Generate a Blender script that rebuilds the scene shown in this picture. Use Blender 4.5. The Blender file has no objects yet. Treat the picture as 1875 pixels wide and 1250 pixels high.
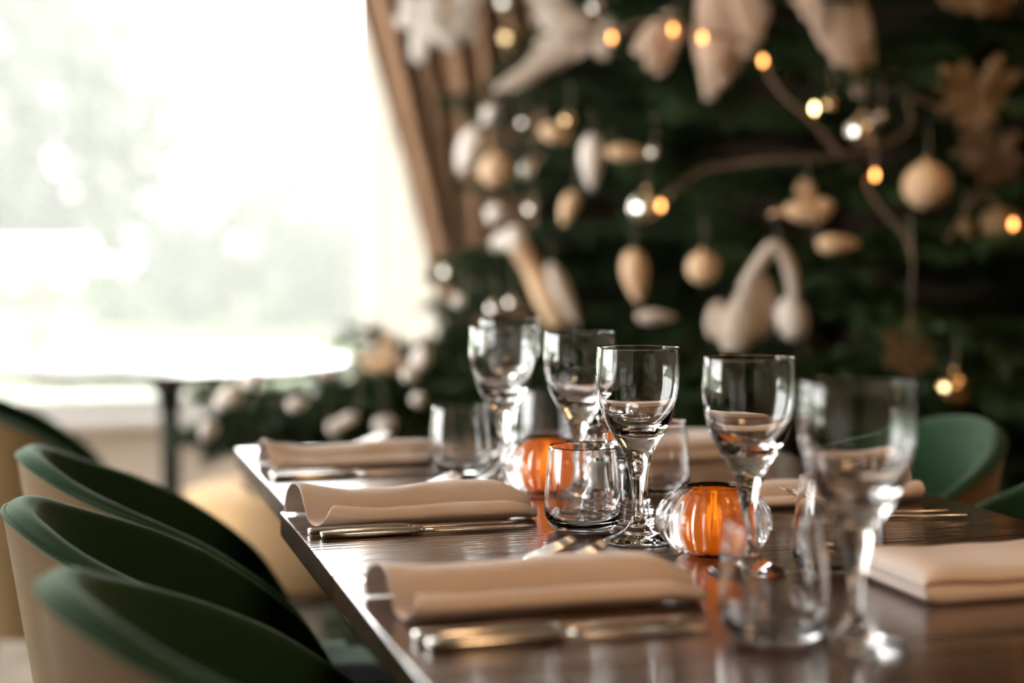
import bpy, bmesh, math, random
from mathutils import Vector, Matrix
C = bpy.context.scene
COL = C.collection
PI = math.pi
random.seed(7)

# ------------------------------------------------------------------ camera
F = 2800.0                         # focal length in pixels of the 1875 wide frame
CAMZ = 1.055
PITCH = math.atan(165.0 / F)
cam_d = bpy.data.cameras.new('camera')
cam_d.sensor_width = 36.0
cam_d.lens = 36.0 * F / 1875.0
cam_d.clip_start = 0.02
cam_d.clip_end = 300
cam_d.dof.use_dof = True
cam_d.dof.focus_distance = 1.63
cam_d.dof.aperture_fstop = 1.6
cam_d.dof.aperture_blades = 0
cam = bpy.data.objects.new('camera', cam_d)
cam.location = (0, 0, CAMZ)
cam.rotation_euler = (PI / 2 - PITCH, 0, 0)
COL.objects.link(cam)
C.camera = cam

# ------------------------------------------------------------------ world, lamps, exposure
w = bpy.data.worlds.new('overcast_sky')
C.world = w
w.use_nodes = True
wn = w.node_tree.nodes
bg = wn['Background']
bg.inputs['Color'].default_value = (1.0, 0.985, 0.96, 1)
bg.inputs['Strength'].default_value = 11.0
C.view_settings.view_transform = 'Standard'
C.view_settings.look = 'None'
C.view_settings.gamma = 1.0
C.view_settings.exposure = 0.45
C.view_settings.use_curve_mapping = False
try:
    C.cycles.use_denoising = True
    C.cycles.max_bounces = 14
    C.cycles.transmission_bounces = 12
    C.cycles.transparent_max_bounces = 12
    C.cycles.sample_clamp_indirect = 8.0
except Exception:
    pass

A = math.atan(818.0 / F)           # the room and the dining tables are turned by this angle
CA, SA = math.cos(A), math.sin(A)


def room(p, t, z=0.0):
    """room axes (p across the dining table, t along it) to world"""
    return Vector((CA * p - SA * t, SA * p + CA * t, z))


def area(name, loc, size, power, color, aim=(0, 0, -1), size_y=None):
    d = bpy.data.lights.new(name, 'AREA')
    d.energy = power
    d.color = color
    d.shape = 'RECTANGLE'
    d.size = size
    d.size_y = size_y or size
    o = bpy.data.objects.new(name, d)
    o.location = loc
    o.rotation_euler = Vector(aim).to_track_quat('-Z', 'Y').to_euler()
    COL.objects.link(o)
    return o


# warm ceiling lamps of the dining room
area('ceiling_lamp_light', room(0.7, -0.7, 2.66), 0.9, 30, (1.0, 0.60, 0.31))
area('ceiling_lamp_light', room(2.0, 1.6, 2.66), 0.6, 4, (1.0, 0.56, 0.25))


def ray(px, py):
    u = (px - 937.5) / F
    v = (625.0 - py) / F
    return Vector((u, math.cos(PITCH) + v * math.sin(PITCH), -math.sin(PITCH) + v * math.cos(PITCH)))


def on_z(px, py, z):
    d = ray(px, py)
    k = (z - CAMZ) / d.z
    return Vector((0, 0, CAMZ)) + d * k


def at_d(px, py, D):
    d = ray(px, py)
    return Vector((0, 0, CAMZ)) + d * (D / d.y)


# ------------------------------------------------------------------ materials
def mat(name, color, rough=0.5, metal=0.0, spec=0.5, sheen=0.0, trans=0.0, ior=1.45, coat=0.0,
        noise=None, bump=None, emit=None):
    m = bpy.data.materials.new(name)
    m.use_nodes = True
    nt = m.node_tree
    b = nt.nodes['Principled BSDF']
    b.inputs['Base Color'].default_value = (*color, 1)
    b.inputs['Roughness'].default_value = rough
    b.inputs['Metallic'].default_value = metal
    b.inputs['Specular IOR Level'].default_value = spec
    b.inputs['IOR'].default_value = ior
    if sheen:
        b.inputs['Sheen Weight'].default_value = sheen
        b.inputs['Sheen Roughness'].default_value = 0.4
        b.inputs['Sheen Tint'].default_value = (*[min(1.0, c / max(color) * .4 + .6) for c in color], 1)
    if trans:
        b.inputs['Transmission Weight'].default_value = trans
    if coat:
        b.inputs['Coat Weight'].default_value = coat
    if emit:
        b.inputs['Emission Color'].default_value = (*emit[0], 1)
        b.inputs['Emission Strength'].default_value = emit[1]
    if noise or bump:
        tc = nt.nodes.new('ShaderNodeTexCoord')
    if noise:                       # (scale, second colour, [stretch])
        n = nt.nodes.new('ShaderNodeTexNoise')
        n.inputs['Scale'].default_value = noise[0]
        n.inputs['Detail'].default_value = 5
        mp = nt.nodes.new('ShaderNodeMapping')
        mp.inputs['Scale'].default_value = noise[2] if len(noise) > 2 else (1, 1, 1)
        nt.links.new(tc.outputs['Object'], mp.inputs['Vector'])
        nt.links.new(mp.outputs['Vector'], n.inputs['Vector'])
        r = nt.nodes.new('ShaderNodeValToRGB')
        r.color_ramp.elements[0].position = 0.35
        r.color_ramp.elements[1].position = 0.65
        r.color_ramp.elements[0].color = (*color, 1)
        r.color_ramp.elements[1].color = (*noise[1], 1)
        nt.links.new(n.outputs['Fac'], r.inputs['Fac'])
        nt.links.new(r.outputs['Color'], b.inputs['Base Color'])
    if bump:                        # (scale, distance)
        n2 = nt.nodes.new('ShaderNodeTexNoise')
        n2.inputs['Scale'].default_value = bump[0]
        n2.inputs['Detail'].default_value = 3
        nt.links.new(tc.outputs['Object'], n2.inputs['Vector'])
        bp = nt.nodes.new('ShaderNodeBump')
        bp.inputs['Strength'].default_value = 0.6
        bp.inputs['Distance'].default_value = bump[1]
        nt.links.new(n2.outputs['Fac'], bp.inputs['Height'])
        nt.links.new(bp.outputs['Normal'], b.inputs['Normal'])
    return m


def wood_mat(name, dark, light, rough=0.3):
    m = bpy.data.materials.new(name)
    m.use_nodes = True
    nt = m.node_tree
    N, L = nt.nodes, nt.links
    b = N['Principled BSDF']
    tc = N.new('ShaderNodeTexCoord')
    mp = N.new('ShaderNodeMapping')
    mp.inputs['Scale'].default_value = (2.2, 26, 26)
    L.new(tc.outputs['Object'], mp.inputs['Vector'])
    n = N.new('ShaderNodeTexNoise')
    n.inputs['Scale'].default_value = 1.6
    n.inputs['Detail'].default_value = 6
    n.inputs['Distortion'].default_value = 1.4
    L.new(mp.outputs['Vector'], n.inputs['Vector'])
    wv = N.new('ShaderNodeTexWave')
    wv.bands_direction = 'Y'
    wv.inputs['Scale'].default_value = 1.1
    wv.inputs['Distortion'].default_value = 7.0
    wv.inputs['Detail'].default_value = 3
    wv.inputs['Detail Scale'].default_value = 0.8
    L.new(mp.outputs['Vector'], wv.inputs['Vector'])
    mx = N.new('ShaderNodeMath')
    mx.operation = 'MULTIPLY_ADD'
    mx.inputs[1].default_value = 0.55
    L.new(wv.outputs['Fac'], mx.inputs[0])
    L.new(n.outputs['Fac'], mx.inputs[2])
    r = N.new('ShaderNodeValToRGB')
    r.color_ramp.elements[0].position = 0.4
    r.color_ramp.elements[1].position = 1.0
    r.color_ramp.elements[0].color = (*dark, 1)
    r.color_ramp.elements[1].color = (*light, 1)
    L.new(mx.outputs[0], r.inputs['Fac'])
    L.new(r.outputs['Color'], b.inputs['Base Color'])
    bp = N.new('ShaderNodeBump')
    bp.inputs['Strength'].default_value = 0.6
    bp.inputs['Distance'].default_value = 0.0006
    L.new(mx.outputs[0], bp.inputs['Height'])
    L.new(bp.outputs['Normal'], b.inputs['Normal'])
    b.inputs['Roughness'].default_value = rough
    b.inputs['Coat Weight'].default_value = 1.0
    b.inputs['Coat Roughness'].default_value = 0.10
    b.inputs['Coat IOR'].default_value = 1.55
    L.new(bp.outputs['Normal'], b.inputs['Coat Normal'])
    return m


def weave_mat(name, col, col2, scale=420, rough=0.9):
    """herringbone twill"""
    m = bpy.data.materials.new(name)
    m.use_nodes = True
    nt = m.node_tree
    N, L = nt.nodes, nt.links
    b = N['Principled BSDF']
    tc = N.new('ShaderNodeTexCoord')
    sp = N.new('ShaderNodeSeparateXYZ')
    L.new(tc.outputs['Object'], sp.inputs[0])
    def mth(op, a, b=None, c=None):
        n = N.new('ShaderNodeMath')
        n.operation = op
        for i, v in enumerate((a, b, c)):
            if v is None:
                continue
            if isinstance(v, (int, float)):
                n.inputs[i].default_value = v
            else:
                L.new(v, n.inputs[i])
        return n.outputs[0]
    lat = mth('SUBTRACT', sp.outputs['Y'], sp.outputs['X'])
    zig = mth('PINGPONG', lat, 0.006)
    ph = mth('MULTIPLY', mth('ADD', sp.outputs['Z'], zig), scale)
    fac = mth('MULTIPLY_ADD', mth('SINE', ph), 0.5, 0.5)
    r = N.new('ShaderNodeValToRGB')
    r.color_ramp.elements[0].color = (*col, 1)
    r.color_ramp.elements[1].color = (*col2, 1)
    L.new(fac, r.inputs['Fac'])
    L.new(r.outputs['Color'], b.inputs['Base Color'])
    bp = N.new('ShaderNodeBump')
    bp.inputs['Strength'].default_value = 0.5
    bp.inputs['Distance'].default_value = 0.001
    L.new(fac, bp.inputs['Height'])
    L.new(bp.outputs['Normal'], b.inputs['Normal'])
    b.inputs['Roughness'].default_value = rough
    b.inputs['Specular IOR Level'].default_value = 0.2
    b.inputs['Sheen Weight'].default_value = 0.25
    return m


def glass_mat(name, color=(1, 1, 1), rough=0.0, ior=1.5):
    m = bpy.data.materials.new(name)
    m.use_nodes = True
    nt = m.node_tree
    nt.nodes.remove(nt.nodes['Principled BSDF'])
    g = nt.nodes.new('ShaderNodeBsdfGlass')
    g.inputs['Color'].default_value = (*color, 1)
    g.inputs['Roughness'].default_value = rough
    g.inputs['IOR'].default_value = ior
    nt.links.new(g.outputs[0], nt.nodes['Material Output'].inputs['Surface'])
    return m


def cloth_translucent(name, color, tr=0.5):
    m = bpy.data.materials.new(name)
    m.use_nodes = True
    nt = m.node_tree
    nt.nodes.remove(nt.nodes['Principled BSDF'])
    d = nt.nodes.new('ShaderNodeBsdfDiffuse')
    d.inputs['Color'].default_value = (*color, 1)
    t = nt.nodes.new('ShaderNodeBsdfTranslucent')
    t.inputs['Color'].default_value = (*color, 1)
    x = nt.nodes.new('ShaderNodeMixShader')
    x.inputs[0].default_value = tr
    nt.links.new(d.outputs[0], x.inputs[1])
    nt.links.new(t.outputs[0], x.inputs[2])
    nt.links.new(x.outputs[0], nt.nodes['Material Output'].inputs['Surface'])
    return m


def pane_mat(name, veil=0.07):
    """thin window glass, whitened by a veil that stands in for haze"""
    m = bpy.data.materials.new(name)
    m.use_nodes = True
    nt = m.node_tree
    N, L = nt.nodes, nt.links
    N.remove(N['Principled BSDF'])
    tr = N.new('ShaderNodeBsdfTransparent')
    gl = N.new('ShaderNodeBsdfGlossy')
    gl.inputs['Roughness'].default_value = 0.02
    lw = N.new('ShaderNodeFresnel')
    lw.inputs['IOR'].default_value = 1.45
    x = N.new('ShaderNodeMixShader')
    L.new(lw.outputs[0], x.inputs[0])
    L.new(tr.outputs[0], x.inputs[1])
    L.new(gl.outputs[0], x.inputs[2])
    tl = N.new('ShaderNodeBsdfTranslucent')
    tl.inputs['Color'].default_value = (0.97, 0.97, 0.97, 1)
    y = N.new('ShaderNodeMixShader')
    y.inputs[0].default_value = veil  # translucent share lays a painted pale haze over the garden view
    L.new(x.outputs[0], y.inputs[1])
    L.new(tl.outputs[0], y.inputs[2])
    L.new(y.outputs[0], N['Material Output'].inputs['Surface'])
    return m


def amber_mat(name):
    m = bpy.data.materials.new(name)
    m.use_nodes = True
    nt = m.node_tree
    N, L = nt.nodes, nt.links
    N.remove(N['Principled BSDF'])
    t = N.new('ShaderNodeBsdfTranslucent')
    t.inputs['Color'].default_value = (0.95, 0.37, 0.03, 1)
    g = N.new('ShaderNodeBsdfTransparent')
    g.inputs['Color'].default_value = (0.95, 0.36, 0.03, 1)
    s = N.new('ShaderNodeBsdfGlossy')
    s.inputs['Roughness'].default_value = 0.1
    s.inputs['Color'].default_value = (1.0, 0.55, 0.15, 1)
    x = N.new('ShaderNodeMixShader')
    x.inputs[0].default_value = 0.10
    L.new(t.outputs[0], x.inputs[1])
    L.new(g.outputs[0], x.inputs[2])
    y = N.new('ShaderNodeMixShader')
    y.inputs[0].default_value = 0.12
    L.new(x.outputs[0], y.inputs[1])
    L.new(s.outputs[0], y.inputs[2])
    L.new(y.outputs[0], N['Material Output'].inputs['Surface'])
    return m


M = {}
M['wood'] = wood_mat('dark_oak', (0.028, 0.014, 0.009), (0.085, 0.044, 0.028), 0.27)
M['wood_leg'] = mat('black_wood', (0.02, 0.014, 0.011), 0.5)
M['green'] = mat('green_velvet', (0.013, 0.042, 0.018), 0.85, spec=0.2, sheen=0.35, bump=(900, 0.0006))
M['tan'] = weave_mat('tan_herringbone', (0.13, 0.078, 0.028), (0.215, 0.135, 0.052), 1700)
M['napkin'] = mat('napkin_linen', (0.86, 0.755, 0.69), 0.9, spec=0.15, sheen=0.2, bump=(1200, 0.0004))
_nt = M['napkin'].node_tree
_tl = _nt.nodes.new('ShaderNodeBsdfTranslucent')
_tl.inputs['Color'].default_value = (0.86, 0.74, 0.66, 1)
_mx = _nt.nodes.new('ShaderNodeMixShader')
_mx.inputs[0].default_value = 0.2
_nt.links.new(_nt.nodes['Principled BSDF'].outputs[0], _mx.inputs[1])
_nt.links.new(_tl.outputs[0], _mx.inputs[2])
_nt.links.new(_mx.outputs[0], _nt.nodes['Material Output'].inputs['Surface'])
M['glass'] = glass_mat('clear_glass')
M['acrylic'] = glass_mat('clear_acrylic', ior=1.47)
M['amber'] = amber_mat('amber_glass')
M['steel'] = mat('polished_steel', (0.78, 0.74, 0.69), 0.16, 1.0)
M['salt'] = mat('salt', (0.85, 0.80, 0.74), 0.9)
M['pepper'] = mat('peppercorns', (0.015, 0.012, 0.010), 0.7, bump=(400, 0.002), noise=(300, (0.06, 0.045, 0.03)))
M['white_paint'] = mat('white_paint', (0.86, 0.83, 0.78), 0.5)
M['cream_wall'] = mat('cream_wall', (0.84, 0.74, 0.62), 0.8)
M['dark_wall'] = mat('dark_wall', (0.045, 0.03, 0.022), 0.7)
M['ceiling'] = mat('ceiling_paint', (0.30, 0.26, 0.21), 0.9)
M['floor'] = mat('floor_carpet', (0.23, 0.175, 0.13), 0.95, noise=(6, (0.13, 0.11, 0.07)))
M['pane'] = pane_mat('haze_veil_window_glass')  # clear pane with the haze put into its colour
M['curtain'] = mat('brown_curtain', (0.30, 0.18, 0.11), 0.9, spec=0.1, sheen=0.2, noise=(7, (0.44, 0.27, 0.16), (1.6, 1.6, 0.35)))
M['sheer'] = cloth_translucent('sheer_cloth', (0.62, 0.57, 0.50), 0.6)
M['black_metal'] = mat('black_metal', (0.015, 0.018, 0.016), 0.4)
M['white_top'] = mat('pale_tabletop', (0.72, 0.70, 0.66), 0.2)
M['lawn'] = mat('lawn', (0.028, 0.055, 0.012), 0.95, noise=(0.8, (0.05, 0.08, 0.02)))
M['leaf_out'] = mat('garden_leaves', (0.020, 0.046, 0.014), 0.8, noise=(2, (0.045, 0.075, 0.028)))
M['leaf_pale'] = mat('winter_twigs', (0.034, 0.052, 0.028), 0.8)
M['bark'] = mat('bark', (0.10, 0.065, 0.04), 0.9, noise=(30, (0.05, 0.035, 0.02)))
M['needle'] = mat('fir_needles', (0.009, 0.027, 0.008), 0.6, spec=0.3, noise=(3, (0.036, 0.070, 0.020)))
M['white_orn'] = mat('white_felt', (0.82, 0.74, 0.66), 0.8, sheen=0.3)
M['cream_orn'] = mat('cream_ornament', (0.70, 0.47, 0.28), 0.6)
M['fur'] = mat('fluffy_wool', (0.62, 0.52, 0.43), 1.0, sheen=0.6, bump=(150, 0.006))
M['feather'] = mat('feathers', (0.58, 0.42, 0.31), 0.85, sheen=0.4)
M['silver'] = mat('silvered_glass', (0.85, 0.80, 0.72), 0.08, 1.0)
M['gold'] = mat('champagne_glass', (0.80, 0.55, 0.28), 0.14, 1.0)
M['brown_wood'] = mat('light_plywood', (0.20, 0.115, 0.048), 0.7)
M['wire'] = mat('brown_cable', (0.13, 0.075, 0.04), 0.7)
M['bulb'] = mat('lit_bulb', (1.0, 0.6, 0.25), 0.4, emit=((1.0, 0.36, 0.09), 9))
M['bulb_hot'] = mat('bright_bulb', (1.0, 0.8, 0.4), 0.4, emit=((1.0, 0.75, 0.32), 14))
M['lamp_glow'] = mat('lamp_diffuser', (1, 0.9, 0.75), 0.5, emit=((1.0, 0.68, 0.38), 6))
M['thread'] = mat('thread', (0.30, 0.24, 0.18), 0.8)
M['glow_flame'] = mat('added_candle_glow', (1.0, 0.8, 0.4), 0.5, emit=((1.0, 0.62, 0.2), 9))  # emission added to light the amber liners from inside
M['wax'] = mat('candle_wax', (0.85, 0.78, 0.66), 0.5)
M['tin'] = mat('candle_tin', (0.7, 0.7, 0.68), 0.35, 1.0)
M['pouf'] = mat('tan_upholstery', (0.62, 0.40, 0.20), 0.9)


# ------------------------------------------------------------------ mesh helpers
def finish(bm, name, m, parent=None, smooth=True, sub=0, solid=0.0, loc=None, rot=None):
    bmesh.ops.recalc_face_normals(bm, faces=bm.faces)
    me = bpy.data.meshes.new(name)
    bm.to_mesh(me)
    bm.free()
    me.materials.append(m)
    if smooth:
        for f in me.polygons:
            f.use_smooth = True
    o = bpy.data.objects.new(name, me)
    COL.objects.link(o)
    if parent is not None:
        o.parent = parent
    if loc is not None:
        o.location = loc
    if rot is not None:
        o.rotation_euler = rot
    if solid:
        s = o.modifiers.new('thickness', 'SOLIDIFY')
        s.thickness = solid
        s.offset = 0
    if sub:
        s = o.modifiers.new('smooth', 'SUBSURF')
        s.levels = sub
        s.render_levels = sub
    return o


def tag(o, label=None, cat=None, group=None, kind=None):
    if label:
        o['label'] = label
    if cat:
        o['category'] = cat
    if group:
        o['group'] = group
    if kind:
        o['kind'] = kind
    return o


def thing(name, label, cat, loc=(0, 0, 0), rz=0.0, group=None):
    o = bpy.data.objects.new(name, None)
    o.empty_display_size = 0.1
    COL.objects.link(o)
    o.location = loc
    o.rotation_euler = (0, 0, rz)
    return tag(o, label, cat, group)


def copy_thing(root, loc, rz, label, group=None):
    kids = [ch for ch in bpy.data.objects if ch.parent is root]
    r = root.copy()
    COL.objects.link(r)
    r.location = loc
    r.rotation_euler = (0, 0, rz)
    r['label'] = label
    if group:
        r['group'] = group
    for ch in kids:
        c = ch.copy()
        COL.objects.link(c)
        c.parent = r
        for g in [x for x in bpy.data.objects if x.parent is ch]:
            d = g.copy()
            COL.objects.link(d)
            d.parent = c
    return r


def b_box(bm, x0, x1, y0, y1, z0, z1, bevel=0.0):
    vs = [bm.verts.new(v) for v in ((x0, y0, z0), (x1, y0, z0), (x1, y1, z0), (x0, y1, z0),
                                    (x0, y0, z1), (x1, y0, z1), (x1, y1, z1), (x0, y1, z1))]
    fs = [bm.faces.new([vs[i] for i in q]) for q in
          ((3, 2, 1, 0), (4, 5, 6, 7), (0, 1, 5, 4), (1, 2, 6, 5), (2, 3, 7, 6), (3, 0, 4, 7))]
    if bevel:
        es = list({e for f in fs for e in f.edges})
        bmesh.ops.bevel(bm, geom=es, offset=bevel, segments=2, affect='EDGES', profile=0.7)


def b_lathe(bm, prof, segs=48, rib=None, closed=False, mtx=None):
    """prof: list of (r, z); rib: function(theta, r, z) -> r factor"""
    rings = []
    for r, z in prof:
        if r < 1e-6:
            rings.append([bm.verts.new((0, 0, z))])
        else:
            ring = []
            for i in range(segs):
                a = 2 * PI * i / segs
                k = rib(a, r, z) if rib else 1.0
                ring.append(bm.verts.new((r * k * math.cos(a), r * k * math.sin(a), z)))
            rings.append(ring)
    n = len(rings)
    for j in range(n if closed else n - 1):
        a, b = rings[j], rings[(j + 1) % n]
        if len(a) == 1 and len(b) == 1:
            continue
        for i in range(segs):
            i2 = (i + 1) % segs
            if len(a) == 1:
                bm.faces.new((a[0], b[i], b[i2]))
            elif len(b) == 1:
                bm.faces.new((a[i], a[i2], b[0]))
            else:
                bm.faces.new((a[i], a[i2], b[i2], b[i]))
    if mtx is not None:
        bmesh.ops.transform(bm, matrix=mtx, verts=[v for r in rings for v in r])


def b_ell(bm, c, r, q=None, seg=16, ring=10):
    """ellipsoid at c with radii r, rotated by matrix q"""
    mt = Matrix.Translation(Vector(c)) @ (q.to_4x4() if q is not None else Matrix()) @ Matrix.Diagonal((r[0], r[1], r[2], 1))
    bmesh.ops.create_uvsphere(bm, u_segments=seg, v_segments=ring, radius=1.0, matrix=mt)


def b_tube(bm, pts, rad, segs=8):
    pts = [Vector(p) for p in pts]
    rings = []
    for i, p in enumerate(pts):
        d = (pts[min(i + 1, len(pts) - 1)] - pts[max(i - 1, 0)]).normalized()
        up = Vector((0, 0, 1)) if abs(d.z) < 0.95 else Vector((1, 0, 0))
        s = d.cross(up).normalized()
        u = s.cross(d).normalized()
        r = rad[i] if isinstance(rad, (list, tuple)) else rad
        rings.append([bm.verts.new(p + (s * math.cos(2 * PI * k / segs) + u * math.sin(2 * PI * k / segs)) * r) for k in range(segs)])
    for a, b in zip(rings, rings[1:]):
        for k in range(segs):
            k2 = (k + 1) % segs
            bm.faces.new((a[k], a[k2], b[k2], b[k]))
    bm.faces.new(rings[0][::-1])
    bm.faces.new(rings[-1])


def interp(x, xs, ys):
    if x <= xs[0]:
        return ys[0]
    for i in range(len(xs) - 1):
        if x <= xs[i + 1]:
            k = (x - xs[i]) / (xs[i + 1] - xs[i])
            k = k if len(xs) < 3 else k
            return ys[i] + (ys[i + 1] - ys[i]) * k
    return ys[-1]


def smooth_curve(pts, per=6):
    """Catmull-Rom through 2-D or 3-D points"""
    P = [Vector(p) for p in pts]
    out = []
    for i in range(len(P) - 1):
        p0, p1, p2, p3 = P[max(i - 1, 0)], P[i], P[i + 1], P[min(i + 2, len(P) - 1)]
        for k in range(per):
            t = k / per
            out.append(0.5 * ((2 * p1) + (p2 - p0) * t + (2 * p0 - 5 * p1 + 4 * p2 - p3) * t * t + (3 * p1 - p0 - 3 * p2 + p3) * t ** 3))
    out.append(P[-1])
    return out


ROOM_ROT = A
def struct(name, bm, m, smooth=False, parent=None):
    o = finish(bm, name, m, parent, smooth)
    if parent is None:
        o.rotation_euler = (0, 0, ROOM_ROT)
        tag(o, kind='structure')
    return o


# ------------------------------------------------------------------ the room (built in room axes p, t)
P0, P1, T0, T1, ZC = -2.7, 4.4, -3.2, 5.85, 2.75
WP0, WP1, WZ0, WZ1 = -2.4, 1.62, 0.45, 2.6
bm = bmesh.new(); b_box(bm, P0 - .2, P1 + .2, T0 - .2, T1 + .2, -0.1, 0.0); struct('floor', bm, M['floor'])
bm = bmesh.new(); b_box(bm, P0 - .2, P1 + .2, T0 - .2, T1 + .2, ZC, ZC + .1); struct('ceiling', bm, M['ceiling'])
bm = bmesh.new()
b_box(bm, P0, WP1, T1, T1 + .2, 0, WZ0)
b_box(bm, P0, WP1, T1, T1 + .2, WZ1, ZC)
b_box(bm, P0, WP0, T1, T1 + .2, WZ0, WZ1)
struct('wall_far', bm, M['cream_wall'])
bm = bmesh.new(); b_box(bm, WP1, P1, T1, T1 + .2, 0, ZC); struct('wall_behind_tree', bm, M['dark_wall'])
bm = bmesh.new(); b_box(bm, P1, P1 + .2, T0, T1 + .2, 0, ZC); struct('wall_right', bm, M['dark_wall'])
bm = bmesh.new(); b_box(bm, P0, P1, T0 - .2, T0, 0, ZC); struct('wall_back', bm, M['dark_wall'])
bm = bmesh.new()
LW0, LW1 = 1.8, 5.5
b_box(bm, P0 - .2, P0, T0, LW0, 0, ZC)
b_box(bm, P0 - .2, P0, LW1, T1 + .2, 0, ZC)
b_box(bm, P0 - .2, P0, LW0, LW1, 0, WZ0)
b_box(bm, P0 - .2, P0, LW0, LW1, WZ1, ZC)
struct('wall_left', bm, M['cream_wall'])


def window(name, along_p, a0, a1, c, n):
    """frame and panes in the opening from a0 to a1 of a wall at c, with n lights"""
    f = bmesh.new()
    def bx(bm, s0, s1, d0, d1, z0, z1):
        if along_p:
            b_box(bm, s0, s1, d0, d1, z0, z1)
        else:
            b_box(bm, d0, d1, s0, s1, z0, z1)
    fw = 0.06
    bx(f, a0, a1, c + .05, c + .12, WZ0, WZ0 + fw)
    bx(f, a0, a1, c + .05, c + .12, WZ1 - fw, WZ1)
    cuts = n
    xs = [a0] + list(cuts) + [a1]
    for i, x in enumerate(xs):
        s0 = x if i == 0 else (x - fw if i == len(xs) - 1 else x - fw / 2)
        bx(f, s0, s0 + fw, c + .05, c + .12, WZ0 + fw, WZ1 - fw)
    fr = struct(name, f, M['white_paint'])
    for i in range(len(xs) - 1):
        g = bmesh.new()
        bx(g, xs[i] + .03, xs[i + 1] - .03, c + .08, c + .086, WZ0 + fw - .005, WZ1 - fw + .005)
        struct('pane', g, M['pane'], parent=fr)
    return fr


window('window_1', True, WP0, WP1, T1, [-0.95])
window('window_2', False, LW0, LW1, P0 - .17, [3.6])
bm = bmesh.new(); b_box(bm, WP0 - .05, WP1, T1 - .12, T1 + .06, WZ0 - .04, WZ0, 0.006); struct('trim_1', bm, M['white_paint'])
bm = bmesh.new(); b_box(bm, P0, WP1, T1 - .02, T1, 0, .1); struct('baseboard_far', bm, M['white_paint'])

# ceiling lamps
for i, (p, t) in enumerate(((0.7, -0.7), (2.0, 1.6))):
    l = thing('ceiling_lamp', ['round flush ceiling lamp above the near end of the dining table',
                               'round flush ceiling lamp above the green chairs by the tree'][i], 'lamp', room(p, t, ZC))
    bm = bmesh.new(); b_lathe(bm, [(0, 0), (.2, 0), (.2, -.05), (.17, -.05), (.17, -.01), (0, -.01)], 40); finish(bm, 'housing', M['black_metal'], l, False)
    bm = bmesh.new(); b_lathe(bm, [(0, -.012), (.165, -.012), (.165, -.04), (.1, -.052), (0, -.055)], 40); finish(bm, 'diffuser', M['lamp_glow'], l)


# curtain: pleated cloth drawn back to a tie
def drape(name, m, left, right, t0, z0, z1, folds, depth, rows=40, cols=140, thick=0.004):
    bm = bmesh.new()
    g = []
    for j in range(rows + 1):
        z = z0 + (z1 - z0) * j / rows
        a, b = left(z), right(z)
        row = []
        for i in range(cols + 1):
            s = i / cols
            ph = s * folds * 2 * PI
            d = depth * (math.sin(ph) + 0.35 * math.sin(2.3 * ph + 1.1)) * min(1.0, (b - a) * 2.2)
            row.append(bm.verts.new((a + (b - a) * s, t0 + d, z)))
        g.append(row)
    for j in range(rows):
        for i in range(cols):
            bm.faces.new((g[j][i], g[j][i + 1], g[j + 1][i + 1], g[j + 1][i]))
    o = finish(bm, name, m, None, True, 0, thick, rot=(0, 0, ROOM_ROT))
    return o


def cleft(z):
    return interp(z, [0, .45, .62, .75, .955, 1.25, 1.6, 1.98, 2.6], [1.36, 1.37, 1.39, 1.37, 1.305, 1.235, 1.14, 1.03, .86])
def cright(z):
    return interp(z, [0, .62, .9, 1.4, 2.6], [1.70, 1.62, 1.66, 1.72, 1.78])
cu = thing('curtain', 'brown patterned curtain drawn back to the right of the bright window', 'curtain', (0, 0, 0))
c_ = drape('cloth', M['curtain'], cleft, cright, 5.52, 0.02, 2.62, 6, 0.045)
c_.parent = cu
bm = bmesh.new()
b_tube(bm, [room(1.37, 5.42, .64), room(1.5, 5.40, .66), room(1.62, 5.44, .72), room(1.66, 5.56, .78)], .02)
finish(bm, 'tie_back', M['curtain'], cu)
sh = drape('sheer_curtain', M['sheer'], lambda z: 1.06, lambda z: 1.5, 5.68, 0.03, 2.62, 5, 0.02, 6, 100, 0.0)
tag(sh, 'sheer white curtain hanging between the window and the brown curtain', 'curtain')
rod = thing('curtain_rod', 'dark rod holding the brown curtain above the window', 'curtain rod')
bm = bmesh.new(); b_tube(bm, [room(-2.6, 5.6, 2.64), room(2.0, 5.6, 2.64)], .015); finish(bm, 'pole', M['black_metal'], rod)
for p in (-2.6, 2.0):
    bm = bmesh.new(); b_ell(bm, room(p, 5.6, 2.64), (.03, .03, .03)); finish(bm, 'finial', M['black_metal'], rod)
for p in (-2.4, 1.9):
    bm = bmesh.new(); b_tube(bm, [room(p, 5.6, 2.64), room(p, 5.86, 2.64)], .01); finish(bm, 'bracket', M['black_metal'], rod)

# ------------------------------------------------------------------ garden beyond the window
bm = bmesh.new(); b_box(bm, -40, 40, T1 + .2, 70, -0.4, -0.3); struct('ground', bm, M['lawn'])


def leaf_cloud(bm, n, shape, size):
    for _ in range(n):
        c = shape()
        a = Vector((random.gauss(0, 1), random.gauss(0, 1), random.gauss(0, 1))).normalized()
        b = a.cross(Vector((random.gauss(0, 1), random.gauss(0, 1), random.gauss(0, 1)))).normalized()
        n_ = a.cross(b)
        s = size * random.uniform(.6, 1.3)
        v = [bm.verts.new(c + q) for q in (a * s, b * s * .55, -a * s, -b * s * .55)]
        top = bm.verts.new(c + n_ * s * .12)
        bot = bm.verts.new(c - n_ * s * .12)
        for k in range(4):
            bm.faces.new((v[k], v[(k + 1) % 4], top))
            bm.faces.new((v[(k + 1) % 4], v[k], bot))


def ell_shape(c, r):
    def f():
        while True:
            v = Vector((random.uniform(-1, 1), random.uniform(-1, 1), random.uniform(-1, 1)))
            if 0.35 < v.length < 1:
                return Vector((c[0] + v.x * r[0], c[1] + v.y * r[1], c[2] + v.z * r[2]))
    return f


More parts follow.
